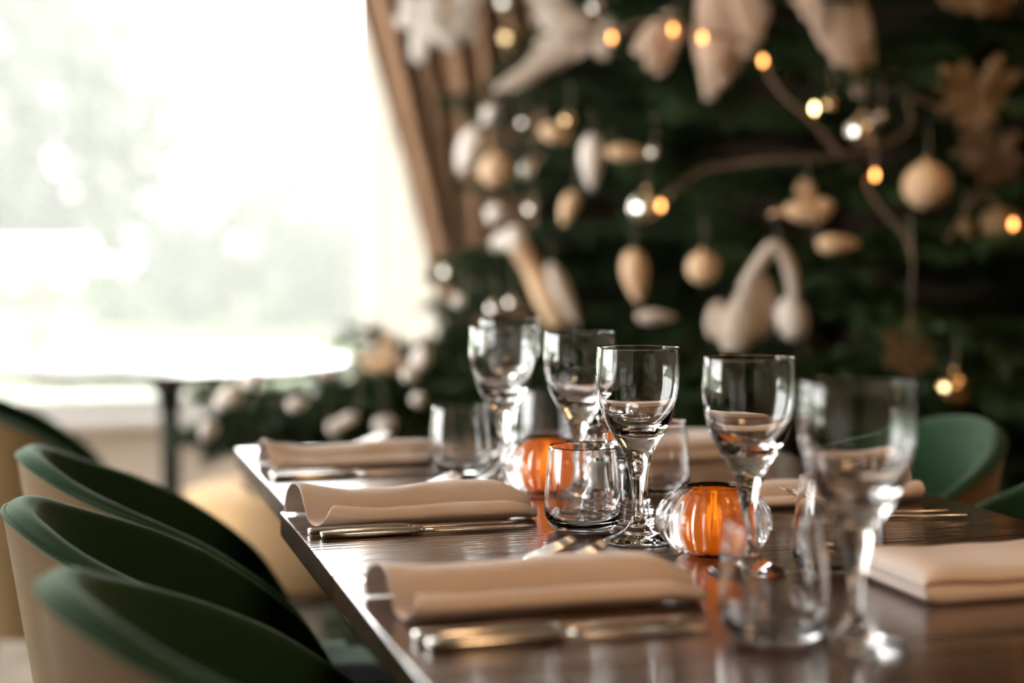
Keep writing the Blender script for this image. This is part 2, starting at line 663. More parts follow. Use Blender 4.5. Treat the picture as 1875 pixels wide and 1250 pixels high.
def garden_tree(px, D, h, r, m, label, zc=None):
    b = at_d(px, 460, D); b.z = -0.3
    t = thing('garden_tree', label, 'tree', b, group='trees in the garden')
    bm = bmesh.new()
    b_tube(bm, [(0, 0, 0), (.05, 0, h * .3), (0, .05, h * .6), (.03, 0, h * .85)], [h * .03, h * .024, h * .015, h * .005])
    finish(bm, 'trunk', M['bark'], t)
    bm = bmesh.new()
    leaf_cloud(bm, 3500, ell_shape((0, 0, h * .62), (r, r, h * .38)), .05 * h * .6)
    finish(bm, 'crown', m, t, False)


garden_tree(60, 17, 4.6, 1.7, M['leaf_pale'], 'pale hazy tree left in the window above the white bench')
garden_tree(420, 24, 2.6, 1.5, M['leaf_pale'], 'small hazy tree beyond the middle of the window')
garden_tree(610, 20, 1.9, 0.8, M['leaf_pale'], 'small hazy bush-like tree beside the sheer curtain')
bm = bmesh.new()
def hedge_shape():
    x = random.uniform(-14, 2)
    return Vector((x, 26 + random.uniform(-.6, .6) + x * -.1, random.uniform(-.3, 1.95 + .45 * math.sin(1.3 * x) + .3 * math.sin(2.9 * x + 1))))
leaf_cloud(bm, 7000, hedge_shape, .16)
tag(finish(bm, 'hedge', M['leaf_out'], None, False), 'pale green hedge across the far side of the lawn', 'hedge', kind='stuff')
bn = thing('garden_bench', 'long white bench out on the lawn beyond the window', 'bench', (0, 0, 0))
bm = bmesh.new()
b0, b1 = at_d(-160, 454, 13), at_d(170, 454, 13)
b_box(bm, b0.x, b1.x, 12.95, 13.05, .91, 1.14, .04); finish(bm, 'backrest', M['white_paint'], bn)
bm = bmesh.new(); b_box(bm, b0.x, b1.x, 12.4, 12.95, .42, .5, .03); finish(bm, 'seat', M['leaf_pale'], bn)
for x in (b0.x + .1, b1.x - .25):
    for y in (12.45, 13.0):
        bm = bmesh.new(); b_box(bm, x, x + .06, y - .03, y + .03, -.3, 1.0 if y > 12.9 else .43); finish(bm, 'leg', M['leaf_pale'], bn)


# ------------------------------------------------------------------ dining tables
TZ = 0.75
TP0, TP1 = 0.2376, 1.043


def dining_table(name, label, t0, t1, seams, off=0.0):
    t = thing(name, label, 'table', room(0, 0, 0), A)
    edges = [t0] + seams + [t1]
    bm = bmesh.new()
    for a, b in zip(edges, edges[1:]):
        b_box(bm, TP0 + off, TP1, a + .001, b - .001, TZ - .028, TZ, .0025)
    finish(bm, 'tabletop', M['wood'], t, False)
    bm = bmesh.new()
    i0, i1 = TP0 + .16, TP1 - .16
    b_box(bm, i0, i1, t0 + .06, t1 - .06, TZ - .05, TZ - .028)
    finish(bm, 'underframe', M['wood_leg'], t, False)
    pm, tm = (i0 + i1) / 2, (t0 + t1) / 2
    bm = bmesh.new(); b_box(bm, pm - .04, pm + .04, tm - .04, tm + .04, .02, TZ - .05, .005); finish(bm, 'pedestal', M['wood_leg'], t, False)
    bm = bmesh.new(); b_box(bm, pm - .15, pm + .15, tm - .15, tm + .15, 0, .02, .004); finish(bm, 'base_plate', M['wood_leg'], t, False)


dining_table('dining_table', 'dark plank dining table in front, under the sharp wine glass', 0.42, 1.785, [0.68, 1.05, 1.416])
dining_table('dining_table', 'dark dining table pushed on at the far end, nearest the tree', 1.795, 2.39, [], 0.012)

# ------------------------------------------------------------------ tub chairs (local: faces +x)
R_OUT, TH = 0.213, 0.032


def rim_z(x):
    xs = [-.213, -.19, -.143, -.05, .014, .08, .138, .163, .19]
    zs = [.806, .797, .768, .727, .695, .648, .594, .545, .49]
    # smooth the polyline
    return sum(interp(x + d, xs, zs) for d in (-.02, -.01, 0, .01, .02)) / 5


def chair_shell():
    """stations round the U: (cx, cy, nx, ny, zrim, half thickness)"""
    rc = R_OUT - TH / 2
    st = []
    xa = .15
    def add(x, y, nx, ny, k=1.0):
        st.append((x, y, nx, ny, rim_z(x), TH / 2 * k * interp(x, [-.213, -.12, .02, .17], [1.0, .85, .62, .55])))
    cap = [(.020, .25), (.017, .55), (.011, .83), (.0, 1.0)]
    for dx, k in cap:
        add(xa + dx, rc, 0, 1, k)
    for i in range(1, 14):
        add(xa * (1 - i / 14), rc, 0, 1)
    for i in range(33):
        a = PI / 2 + PI * i / 32
        add(rc * math.cos(a), rc * math.sin(a), math.cos(a), math.sin(a))
    for i in range(1, 14):
        add(xa * i / 14, -rc, 0, -1)
    for dx, k in cap[::-1]:
        add(xa + dx, -rc, 0, -1, k)
    return st


def make_chair(label, group):
    t = thing('tub_chair', label, 'chair', group=group)
    st = chair_shell()
    zb_in, zb_out = .40, .27
    ntop, ndown = 9, 14

    def section(s):
        x, y, nx, ny, zr, h = s
        pts = []
        zr0 = zr - h
        for k in range(ndown):          # inner face upwards
            z = zb_in + (max(zr0, zb_in + .02) - zb_in) * k / ndown
            d = -h - .10 * (zr - z) * .9
            pts.append((d, z))
        for k in range(ntop + 1):       # rim roll
            a = PI - PI * k / ntop
            pts.append((h * math.cos(a) - .10 * h * 0, zr0 + h * math.sin(a) * .9))
        for k in range(1, ndown + 1):   # outer face downwards
            z = zr0 + (zb_out - zr0) * k / ndown
            pts.append((h - .15 * (zr0 - z), z))
        return [(x + nx * d, y + ny * d, z) for d, z in pts]
    secs = [section(s) for s in st]
    n = len(secs[0])
    split = ndown + ntop - 1            # green ends just over the rim
    for nm, a, b, m in (('upholstery', 0, split, M['green']), ('outer_shell', split, n - 1, M['tan'])):
        bm = bmesh.new()
        g = [[bm.verts.new(p) for p in s[a:b + 1]] for s in secs]
        for s0, s1 in zip(g, g[1:]):
            for k in range(len(s0) - 1):
                bm.faces.new((s0[k], s0[k + 1], s1[k + 1], s1[k]))
        if nm == 'upholstery':          # close the arm fronts
            for s in (secs[0], secs[-1]):
                vs = [bm.verts.new(p) for p in s]
                bm.faces.new(vs)
            bmesh.ops.remove_doubles(bm, verts=bm.verts, dist=1e-6)
        finish(bm, nm, m, t)
    bm = bmesh.new()                    # piping along the join
    b_tube(bm, [Vector(s[split]) + Vector((q[2], q[3], 0)) * .001 for s, q in zip(secs, st)], .0028, 6)
    finish(bm, 'piping', M['green'], t)

    def slab(nm, z0, z1, x0, x1, hw, m, sub=2):
        bm = bmesh.new()
        b_box(bm, x0, x1, -hw, hw, z0, z1)
        es = [e for e in bm.edges if abs(e.verts[0].co.z - e.verts[1].co.z) > 1e-4]
        back = [e for e in es if e.verts[0].co.x < 0]
        front = [e for e in es if e.verts[0].co.x > 0]
        bmesh.ops.bevel(bm, geom=back, offset=hw * .8, segments=8, affect='EDGES')
        bmesh.ops.bevel(bm, geom=[e for e in bm.edges if abs(e.verts[0].co.z - e.verts[1].co.z) > 1e-4 and e.verts[0].co.x > x1 - 1e-4], offset=.04, segments=4, affect='EDGES')
        bmesh.ops.bevel(bm, geom=[e for e in bm.edges if abs(e.verts[0].co.z - e.verts[1].co.z) < 1e-4], offset=.016, segments=3, affect='EDGES')
        return finish(bm, nm, m, t)
    slab('seat', .395, .475, -.155, .30, .150, M['green'])
    slab('seat_base', .27, .393, -.125, .26, .142, M['tan'])
    for sx, sy in ((.2, .11), (.2, -.11), (-.1, .11), (-.1, -.11)):
        bm = bmesh.new()
        b_tube(bm, [(sx, sy, .272), (sx * 1.25, sy * 1.25, 0)], [.017, .011], 10)
        finish(bm, 'leg', M['wood_leg'], t)
    return t


PC = 0.160
chair = make_chair('green tub chair with tan herringbone back, middle of the left row', 'tub chairs around the dining table')
chair.location = room(PC - .013, 1.655); chair.rotation_euler = (0, 0, A)
copy_thing(chair, room(PC - .012, 2.105), A, 'green tub chair with tan back, left row, nearest the window')
near = copy_thing(chair, room(PC + .028, 1.20), A + .1, 'green tub chair with tan back, left row, nearest the viewer')
near.scale = (1, 1, 1.018)
copy_thing(chair, room(1.043 + .237 - PC, 2.09) + Vector((.042, .0, 0)), A + PI, 'green tub chair across the table, in front of the tree and snowflake ornament')
copy_thing(chair, room(1.043 + .237 - PC, 1.62) + Vector((.05, 0, 0)), A + PI, 'green tub chair across the table, cut off by the right picture edge')
copy_thing(chair, Vector((-1.0, 3.19, 0)), A, 'tub chair cut off by the left picture edge, behind the left row beside the window', 'tub chairs near the window')

# ------------------------------------------------------------------ napkins
PROF_ROLL = [(.056, .002), (.060, .012), (.045, .027), (.018, .037), (-.006, .040), (-.021, .035), (-.027, .02), (-.024, .007),
             (-.034, .0025), (-.048, .005), (-.056, .013), (-.05, .021), (-.036, .021), (-.03, .017)]
PROF_PAD = [(.0, .0025), (.045, .0025), (.060, .006), (.064, .015), (.052, .025), (.0, .029), (-.048, .028), (-.062, .021), (-.064, .010), (-.05, .003), (-.01, .0045)]


def napkin(label, p0, length, tc, prof, hx, hy, seed, yaw=0.0, ragged=0.0, group='folded napkins on the table'):
    random.seed(seed)
    cv = smooth_curve(prof, 5)
    bm = bmesh.new()
    g = []
    nu = 44
    ph = random.uniform(0, 6)
    for i in range(nu + 1):
        s = i / nu
        k = interp(s, hx, hy)
        k2 = interp(min(1, s + .03), hx, hy)
        k = (k + k2) / 2
        row = []
        for j, q in enumerate(cv):
            f = j / (len(cv) - 1)
            inset = ragged * f ** 2 * (1 - s) * .05
            wob = .0035 * math.sin(9 * s + ph + f * 3) + .0015 * math.sin(23 * s + ph)
            row.append(bm.verts.new((s * length + inset, q[0] + wob * (.3 + q[1] * 25), max(.0018, q[1] * k))))
        g.append(row)
    for a, b in zip(g, g[1:]):
        for j in range(len(cv) - 1):
            bm.faces.new((a[j], a[j + 1], b[j + 1], b[j]))
    o = finish(bm, 'napkin', M['napkin'], None, True, 1, .0022, room(p0, tc, TZ), (0, 0, A + yaw))
    return tag(o, label, 'napkin', group)


HX = [0, .08, .25, .45, .7, .9, 1]
napkin('folded napkin, left side, behind the middle knives and beside the sharp tumbler', .240, .272, 1.705, PROF_ROLL, HX, [1.12, 1.05, .86, .9, 1.0, .95, .6], 1, ragged=1)
napkin('folded napkin, left side, nearest the window on the far table', .262, .27, 2.150, PROF_ROLL, HX, [1.1, .85, .72, .78, .85, .8, .6], 2, ragged=.5)
napkin('folded napkin, left side, closest and most blurred', .250, .278, 1.262, PROF_ROLL, HX, [1.0, .95, .9, .92, .95, .9, .55], 3, ragged=.6)
napkin('folded napkin, right side, behind the forks with a raised back corner', .725, .275, 1.685, [(x, z * 1.0) for x, z in PROF_ROLL[::1]], HX, [.5, .55, .6, .62, .62, .85, 1.15], 5, ragged=0)


def pad_napkin(label, p0, length, tc, h, seed):
    """a napkin folded flat into a soft closed pad, its fold line along the front"""
    cv = smooth_curve([(.058, .001), (.066, .010), (.062, .022), (.045, h * .95), (0, h), (-.045, h * .97), (-.060, h * .86), (-.066, h * .66), (-.060, h * .5),
                       (-.066, h * .38), (-.067, h * .2), (-.058, .001), (0, .001), (.057, .001)], 5)[:-1]
    bm = bmesh.new()
    st = [(0, .0), (.0, .45), (.002, .7), (.006, .86), (.013, .96), (.022, 1.0)]
    st += [(.022 + (length - .03) * i / 24, 1.0) for i in range(1, 25)]
    st += [(length - .003, .9), (length, .7)]
    rings = []
    for x, k in st:
        wob = .0012 * math.sin(31 * x + seed) + .0008 * math.sin(70 * x)
        rings.append([bm.verts.new((x, q[0] * (.94 + .06 * k), max(.0008, h * .5 + (q[1] - h * .5) * k + (wob if q[1] > h * .4 else 0)))) for q in cv])
    for a, b in zip(rings, rings[1:]):
        for j in range(len(cv)):
            j2 = (j + 1) % len(cv)
            bm.faces.new((a[j], a[j2], b[j2], b[j]))
    bm.faces.new(rings[-1])
    bmesh.ops.remove_doubles(bm, verts=bm.verts, dist=1e-6)
    o = finish(bm, 'napkin', M['napkin'], None, True, 0, 0, room(p0, tc, TZ), (0, 0, A))
    return tag(o, label, 'napkin', 'folded napkins on the table')


pad_napkin('smooth thick folded napkin, right front, cut off by the picture edge', .705, .29, 1.212, .031, 1)
pad_napkin('folded napkin, right side, far table, in front of the dark tree', .72, .28, 2.11, .034, 2)

# ------------------------------------------------------------------ cutlery
def strip(bm, pts):
    """pts: (x, z, half width, half thickness): a flattened lofted bar"""
    rings = []
    for x, z, hw, ht in pts:
        ring = []
        for k in range(10):
            a = 2 * PI * k / 10
            ring.append(bm.verts.new((x, hw * math.copysign(abs(math.cos(a)) ** .6, math.cos(a)), z + ht * math.copysign(abs(math.sin(a)) ** .8, math.sin(a)))))
        rings.append(ring)
    for a, b in zip(rings, rings[1:]):
        for k in range(10):
            bm.faces.new((a[k], a[(k + 1) % 10], b[(k + 1) % 10], b[k]))
    bm.faces.new(rings[0][::-1]); bm.faces.new(rings[-1])


def make_knife(label):
    t = thing('table_knife', label, 'knife', group='table knives')
    bm = bmesh.new()
    strip(bm, [(0, .0042, .006, .003), (.004, .0042, .0085, .0038), (.05, .0042, .0088, .004), (.095, .0042, .0078, .004), (.108, .004, .0055, .0032), (.114, .004, .005, .002)])
    finish(bm, 'handle', M['steel'], t)
    bm = bmesh.new()
    strip(bm, [(.1135, .004, .005, .0016), (.125, .0038, .0085, .001), (.17, .0034, .010, .0009), (.21, .003, .0098, .0008), (.23, .003, .006, .0007), (.236, .003, .002, .0006)])
    finish(bm, 'blade', M['steel'], t)
    return t


def make_fork(label):
    t = thing('table_fork', label, 'fork', group='table forks')
    bm = bmesh.new()
    strip(bm, [(0, .004, .006, .0014), (.005, .004, .0088, .0017), (.05, .0035, .0072, .0018), (.1, .004, .0042, .0019), (.128, .0065, .0036, .0019), (.138, .0075, .0060, .0017), (.148, .010, .011, .0013), (.158, .0145, .0122, .0012)])
    finish(bm, 'handle', M['steel'], t)
    for y in (-.0095, -.0032, .0032, .0095):
        bm = bmesh.new()
        b_tube(bm, [(.156, y, .0138), (.172, y, .0205), (.187, y, .027), (.202, y * .95, .034)], [.0026, .0026, .0022, .0013], 6)
        finish(bm, 'tine', M['steel'], t)
    return t


kn = make_knife('steel knife in front of the middle left napkin, nearer of its pair')
kn.location = room(.256, 1.602, TZ); kn.rotation_euler = (0, 0, A + .01)
for (p, t, y, lab) in ((.247, 1.626, 0.03, 'steel knife close against the middle left napkin, farther of its pair'),
                       (.262, 2.035, .01, 'bright steel knife in front of the far left napkin, nearer of its pair'),
                       (.262, 2.062, .02, 'bright steel knife against the far left napkin, farther of its pair'),
                       (.262, 1.128, .0, 'blurred steel knife in front of the closest left napkin, nearer of its pair'),
                       (.258, 1.156, .02, 'blurred steel knife against the closest left napkin, farther of its pair')):
    copy_thing(kn, room(p, t, TZ), A + y, lab)
fk = make_fork('steel fork behind the closest left napkin, tines shining beside the sharp tumbler')
fk.location = room(.256, 1.365, TZ); fk.rotation_euler = (0, 0, A - .02)
for (p, t, y, lab) in ((.278, 1.338, -.03, 'steel fork touching the back of the closest left napkin'),
                       (.262, 2.232, .0, 'steel fork behind the far left napkin, nearer of its pair'),
                       (.262, 2.262, .03, 'steel fork behind the far left napkin, farther of its pair'),
                       (.256, 1.785, .0, 'steel fork behind the middle left napkin, nearer of its pair'),
                       (.256, 1.815, .0, 'steel fork behind the middle left napkin, farther of its pair'),
                       (.990, 1.522, PI - .22, 'steel fork in front of the right napkin, nearer of its pair'),
                       (.986, 1.556, PI - .14, 'steel fork in front of the right napkin, farther of its pair')):
    copy_thing(fk, room(p, t, TZ), A + y, lab)

# ------------------------------------------------------------------ glassware
def closed_profile(outer, inner):
    return outer + inner


WG_OUT = [(0, 0), (.030, 0), (.0375, .0006), (.0382, .0018), (.0365, .0030), (.028, .0058), (.018, .0098), (.011, .0155), (.0070, .024),
          (.0060, .035), (.0060, .050), (.0080, .066), (.0112, .080), (.0152, .092), (.0198, .1015), (.0255, .110), (.0315, .120), (.0372, .132),
          (.0408, .145), (.0437, .160), (.0446, .174), (.0443, .188), (.0433, .2035)]
WG_IN = [(.0428, .2043), (.0422, .2035), (.0430, .188), (.0433, .174), (.0424, .160), (.0394, .146), (.0347, .1345), (.0275, .1245), (.018, .1175), (.008, .1145), (0, .1138)]
TB_OUT = [(0, 0), (.024, 0), (.030, .0008), (.036, .0045), (.0405, .0105), (.0428, .0175), (.0434, .024), (.0428, .035), (.0412, .055), (.0393, .075), (.0378, .0905)]
TB_IN = [(.0372, .0914), (.0366, .0905), (.0381, .075), (.0400, .055), (.0416, .035), (.0420, .025), (.0408, .018), (.036, .0118), (.026, .0088), (.012, .0078), (0, .0075)]


def dense(prof, per=3):
    c = smooth_curve(prof, per)
    out = [(max(0.0, v[0]), v[1]) for v in c]
    out[0] = (0.0, prof[0][1]); out[-1] = (0.0 if prof[-1][0] == 0 else prof[-1][0], prof[-1][1])
    return out


def lathe_thing(name, prof, m, label, cat, group):
    bm = bmesh.new()
    b_lathe(bm, prof, 64)
    o = finish(bm, name, m)
    return tag(o, label, cat, group)


wg = lathe_thing('wine_glass', dense(WG_OUT + WG_IN), M['glass'], 'empty wine glass in sharp focus beside the salt and pepper mills', 'wine glass', 'wine glasses on the table')


def base_at(px, dist_y):
    return on_z(px, dist_y, TZ)


def clone(o, loc, rz, label):
    c = o.copy(); COL.objects.link(c)
    c.location = loc; c.rotation_euler = (0, 0, rz)
    c['label'] = label
    return c


EPS = Vector((0, 0, .0004))
wg.location = base_at(1167, 990) + EPS
for px, py, lab in ((1060, 907, 'empty wine glass behind the amber holder, just left of the sharp glass'),
                    (921, 880, 'empty wine glass behind the far left amber holder, in front of a taller-looking one'),
                    (934, 838, 'empty wine glass farthest away, half hidden behind another glass'),
                    (1369, 1045, 'empty wine glass right beside the near amber holder'),
                    (1566, 1184, 'large blurred wine glass closest to the viewer, right of the near tumbler')):
    clone(wg, base_at(px, py) + EPS, random.uniform(0, 3), lab)
tb = lathe_thing('tumbler', dense(TB_OUT + TB_IN), M['glass'], 'empty tumbler in sharp focus at the end of the middle left napkin', 'tumbler', 'water tumblers on the table')
tb.location = base_at(1068, 968) + EPS
for px, py, lab in ((842, 865, 'empty tumbler at the end of the far left napkin'),
                    (1200, 904, 'empty tumbler half hidden behind the sharp wine glass, right of the mills'),
                    (1000, 823, 'empty tumbler farthest away, above the far amber holder'),
                    (1416, 1167, 'blurred tumbler closest to the viewer, in front of the near amber holder'),
                    (1535, 1043, 'blurred tumbler behind the closest wine glass, before the right forks')):
    clone(tb, base_at(px, py) + EPS, random.uniform(0, 3), lab)

# ribbed amber tea light holders
def make_votive(label):
    t = thing('tealight_holder', label, 'candle holder', group='amber glass tea light holders')
    rib = lambda a, r, z: 1 + (.016 * math.cos(26 * a) if (r > .03 and z > .004) else 0)
    out = [(0, 0), (.028, 0), (.036, .002), (.047, .010), (.0555, .022), (.0585, .034), (.056, .045), (.048, .056), (.038, .0635), (.031, .0670)]
    inn = [(.0285, .0682), (.0265, .0665), (.0285, .060), (.0335, .050), (.036, .036), (.034, .020), (.029, .010), (.018, .0065), (0, .006)]
    bm = bmesh.new(); b_lathe(bm, dense(out + inn, 2), 156, rib)
    finish(bm, 'ribbed_shell', M['glass'], t)
    lin = [(.0262, .0655), (.0278, .060), (.0327, .050), (.0352, .036), (.0332, .020), (.0282, .0112), (.017, .0076), (0, .0072)]
    bm = bmesh.new(); b_lathe(bm, dense(lin, 2), 104, lambda a, r, z: 1 + (.032 * math.cos(26 * a) if r > .02 else 0))
    tag(finish(bm, 'amber_liner', M['amber'], t), 'orange amber inner wall')
    return t


def make_glow_candle(label):  # unseen candle, added so that the amber holders glow
    tl = thing('added_glow_candle', label, 'added candle')
    bm = bmesh.new(); b_lathe(bm, [(0, .0085), (.0175, .0085), (.0178, .019), (.0168, .019), (.0165, .0175), (0, .0172)], 32); finish(bm, 'tin_cup', M['tin'], tl)
    bm = bmesh.new(); b_lathe(bm, [(0, .0174), (.016, .0176), (.0155, .0182), (0, .0183)], 32); finish(bm, 'wax', M['wax'], tl)
    bm = bmesh.new(); b_lathe(bm, dense([(0, .022), (.0028, .026), (.0034, .030), (.002, .038), (0, .045)], 3), 14); finish(bm, 'glow_flame', M['glow_flame'], tl)
    return tl


vt = make_votive('ribbed amber glass tea light holder, the nearer of the two, right of the sharp glass')
vt.location = base_at(1306, 1012) + EPS
copy_thing(vt, base_at(1000, 898) + EPS, .1, 'ribbed amber glass tea light holder, the farther of the two, behind the sharp tumbler')
tlc = make_glow_candle('small added candle that makes the nearer amber holder glow')
tlc.location = vt.location
copy_thing(tlc, base_at(1000, 898) + EPS, 0, 'small added candle that makes the farther amber holder glow')



# salt and pepper mills
def make_mill(label, cat, fill, label_fill):
    t = thing('spice_mill', label, cat, group='clear salt and pepper mills')
    out = [(0, 0), (.022, 0), (.0235, .002), (.0235, .007), (.0215, .0085), (.0235, .010), (.0235, .0155), (.021, .018), (.0225, .020), (.0215, .026), (.0185, .031), (.0165, .036),
           (.0155, .048), (.0158, .060), (.0172, .070), (.0185, .0735), (.0185, .077), (.0168, .079)]
    bm = bmesh.new(); b_lathe(bm, out + [(.0135, .079), (.0128, .070), (.0118, .058), (.0118, .046), (.0128, .036), (.0128, .033), (0, .033)], 40)
    finish(bm, 'body', M['acrylic'], t)
    bm = bmesh.new(); b_lathe(bm, [(0, .0345), (.0118, .0345), (.0115, .046), (.0115, .058), (.0120, .066), (0, .067)], 32)
    tag(finish(bm, 'filling', fill, t), label_fill)
    bm = bmesh.new(); b_lathe(bm, [(0, .080), (.0185, .080), (.0205, .083), (.0212, .089), (.0200, .096), (.0165, .102), (.010, .106), (.005, .1075), (0, .1075)], 40)
    finish(bm, 'cap', M['acrylic'], t)
    bm = bmesh.new(); b_lathe(bm, [(0, .1076), (.003, .1076), (.003, .110), (.0052, .1125), (.0055, .1150), (.004, .1178), (0, .1185)], 24)
    finish(bm, 'knob', M['steel'], t)
    bm = bmesh.new(); b_lathe(bm, [(0, .068), (.0012, .068), (.0012, .0795), (0, .0795)], 10)
    finish(bm, 'spindle', M['steel'], t)
    return t


m1 = make_mill('clear salt mill with white salt, left of the pepper mill', 'salt mill', M['salt'], 'white salt')
m1.location = base_at(1100, 948) + EPS
m2 = make_mill('clear pepper mill with black peppercorns, half behind the sharp glass stem', 'pepper mill', M['pepper'], 'black peppercorns')
m2.location = base_at(1160, 966) + EPS

# ------------------------------------------------------------------ round table by the window
rt_c = on_z(310, 662, TZ)
rt = thing('round_table', 'round pale-topped table on a black pedestal beside the window', 'table', (rt_c.x, rt_c.y, 0))
bm = bmesh.new(); b_lathe(bm, [(0, TZ - .025), (.47, TZ - .025), (.495, TZ - .018), (.5, TZ - .008), (.495, TZ), (0, TZ)], 80); finish(bm, 'tabletop', M['wood'], rt, False)
bm = bmesh.new(); b_lathe(bm, [(0, .03), (.03, .03), (.026, .1), (.026, .60), (.034, .66), (.07, .70), (.09, TZ - .026), (0, TZ - .026)], 32); finish(bm, 'pedestal', M['black_metal'], rt)
bm = bmesh.new(); b_lathe(bm, [(0, 0), (.24, 0), (.24, .012), (.06, .03), (0, .03)], 48); finish(bm, 'base_plate', M['black_metal'], rt)

pf_c = at_d(520, 1000, 4.75)
pf = thing('pouf', 'low round tan pouf on the floor below the far table corner', 'pouf', (pf_c.x, pf_c.y, 0))
bm = bmesh.new(); b_lathe(bm, dense([(0, .03), (.26, .03), (.31, .06), (.335, .16), (.325, .26), (.27, .32), (.12, .335), (0, .335)], 4), 48); finish(bm, 'cushion', M['pouf'], pf)
bm = bmesh.new(); b_lathe(bm, [(0, 0), (.25, 0), (.25, .03), (0, .03)], 40); finish(bm, 'foot_ring', M['black_metal'], pf)

# ------------------------------------------------------------------ Christmas tree
TC = Vector((.86, 4.25, 0))
RZ = [.2, .48, .7, .97, 1.445, 1.74, 2.2, 2.65]
RR = [1.5, 1.56, 1.42, 1.10, .93, .80, .48, .08]
def tree_r(z):
    return interp(z, RZ, RR)


def needle_branch(seed, droop):
    """a flat fir bough along +x, one unit long"""
    rnd = random.Random(seed)
    wood, leaf = bmesh.new(), bmesh.new()

    def needles(a, b, n, ln):
        d = (b - a)
        dn = d.normalized()
        for i in range(n):
            s = rnd.random()
            q = a + d * s
            side = Vector((rnd.gauss(0, 1), rnd.gauss(0, 1), rnd.gauss(0.35, .7)))
            side = (side - dn * side.dot(dn)).normalized()
            v = (side + dn * rnd.uniform(.5, 1.0)).normalized() * ln * rnd.uniform(.7, 1.15)
            e = v.cross(Vector((rnd.gauss(0, 1), rnd.gauss(0, 1), rnd.gauss(0, 1)))).normalized() * .0022
            f = v.cross(e).normalized() * .0022
            p0 = leaf.verts.new(q + e); p1 = leaf.verts.new(q - e * .5 + f * .87); p2 = leaf.verts.new(q - e * .5 - f * .87); tip = leaf.verts.new(q + v)
            leaf.faces.new((p0, p1, tip)); leaf.faces.new((p1, p2, tip)); leaf.faces.new((p2, p0, tip))

    def stem_pt(s):
        return Vector((s, .03 * math.sin(4 * s + seed), droop * (s * s) + .05 * math.sin(3 * s)))
    pts = [stem_pt(i / 10) for i in range(11)]
    b_tube(wood, pts, [.014 * (1 - .85 * i / 10) for i in range(11)], 6)
    for i in range(3, 10):
        needles(pts[i], pts[i + 1] if i < 10 else pts[i], 45, .028)
    for i in range(16):
        s = .22 + .76 * i / 16
        sg = 1 if i % 2 else -1
        q = stem_pt(s)
        ln = (.12 + .36 * (1 - s)) * rnd.uniform(.8, 1.15)
        an = math.radians(rnd.uniform(42, 60)) * sg
        d = Vector((math.cos(an), math.sin(an), rnd.uniform(-.22, .12)))
        e = q + d * ln
        b_tube(wood, [q, e], [.004, .0015], 4)
        needles(q, e, int(ln * 520), .026)
        for k in range(3):
            s2 = .3 + .2 * k + rnd.uniform(0, .1)
            q2 = q + d * ln * s2
            for sg2 in (1, -1):
                a2 = an + sg2 * math.radians(rnd.uniform(35, 50))
                d2 = Vector((math.cos(a2), math.sin(a2), rnd.uniform(-.25, .1)))
                e2 = q2 + d2 * ln * (.5 - .1 * k)
                needles(q2, e2, int(ln * 190), .024)
    me_w = bpy.data.meshes.new('bough_wood'); 
    # one mesh with two materials
    off = len(wood.faces)
    me_l = bpy.data.meshes.new('tmp'); leaf.to_mesh(me_l); leaf.free()
    wood.from_mesh(me_l)
    wood.faces.ensure_lookup_table()
    wood.to_mesh(me_w); wood.free(); bpy.data.meshes.remove(me_l)
    me_w.materials.append(M['bark']); me_w.materials.append(M['needle'])
    for i, f in enumerate(me_w.polygons):
        f.material_index = 0 if i < off else 1
    return me_w


boughs = [needle_branch(i + 1, dr) for i, dr in enumerate((-.10, -.16, -.05, -.12, -.2))]
tree = thing('christmas_tree', 'tall decorated fir Christmas tree beside the brown curtain', 'christmas tree', TC)
bm = bmesh.new(); b_tube(bm, [(0, 0, 0), (0, 0, .9), (.01, 0, 1.8), (0, 0, 2.66)], [.07, .055, .03, .006], 14); finish(bm, 'trunk', M['bark'], tree)
rnd = random.Random(5)
cam_az = math.atan2(-TC.y, -TC.x)


def project(q):
    v = Vector((q[0], q[1], q[2] - CAMZ))
    fwd = v.y * math.cos(PITCH) - v.z * math.sin(PITCH)
    up = v.y * math.sin(PITCH) + v.z * math.cos(PITCH)
    return 937.5 + F * v.x / fwd, 625 - F * up / fwd


def bough(az, zb, ln, tilt, roll=0.0):
    o = bpy.data.objects.new('branch', boughs[rnd.randrange(5)])
    COL.objects.link(o)
    o.parent = tree
    o.location = (0, 0, zb)
    o.rotation_euler = (Matrix.Rotation(az, 3, 'Z') @ Matrix.Rotation(-tilt, 3, 'Y') @ Matrix.Rotation(roll, 3, 'X')).to_euler()
    o.scale = (ln, ln, ln)
    return o


count = 0
z = .30
lev = 0
while z < 2.5:
    r = tree_r(z)
    n = 7 if z < 1.7 else 4
    for i in range(n):
        az = cam_az + math.radians(-118 + 236 * (i + .5 * (lev % 2) + rnd.uniform(-.2, .2)) / (n - .5))
        ln = r * rnd.uniform(.88, 1.04)
        tip = TC + Vector((math.cos(az), math.sin(az), 0)) * ln
        tt = -SA * tip.x + CA * tip.y
        if tt > T1 - .35:
            ln *= .75
        tl_ = rnd.uniform(-.04, .12)
        while ln > .5:              # the low boughs at the side towards the window are short ones
            px, py = project(TC + Vector((math.cos(az) * ln, math.sin(az) * ln, z + .06 + ln * (tl_ - .08))))
            if 470 < py < 735 and px < interp(py, [470, 540, 600, 660, 735], [845, 825, 800, 740, 620]):
                ln -= .04
            else:
                break
        while ln > .5:              # keep clear of the round table and the pouf
            tip = TC + Vector((math.cos(az) * ln, math.sin(az) * ln, 0))
            if (tip - Vector((-1.0, 4.25, 0))).length < .68 or (tip - Vector((-.70, 4.75, 0))).length < .5:
                ln -= .04
            else:
                break
        bough(az, z + .06, ln, tl_, rnd.uniform(-.25, .25))
        count += 1
    z += .165
    lev += 1
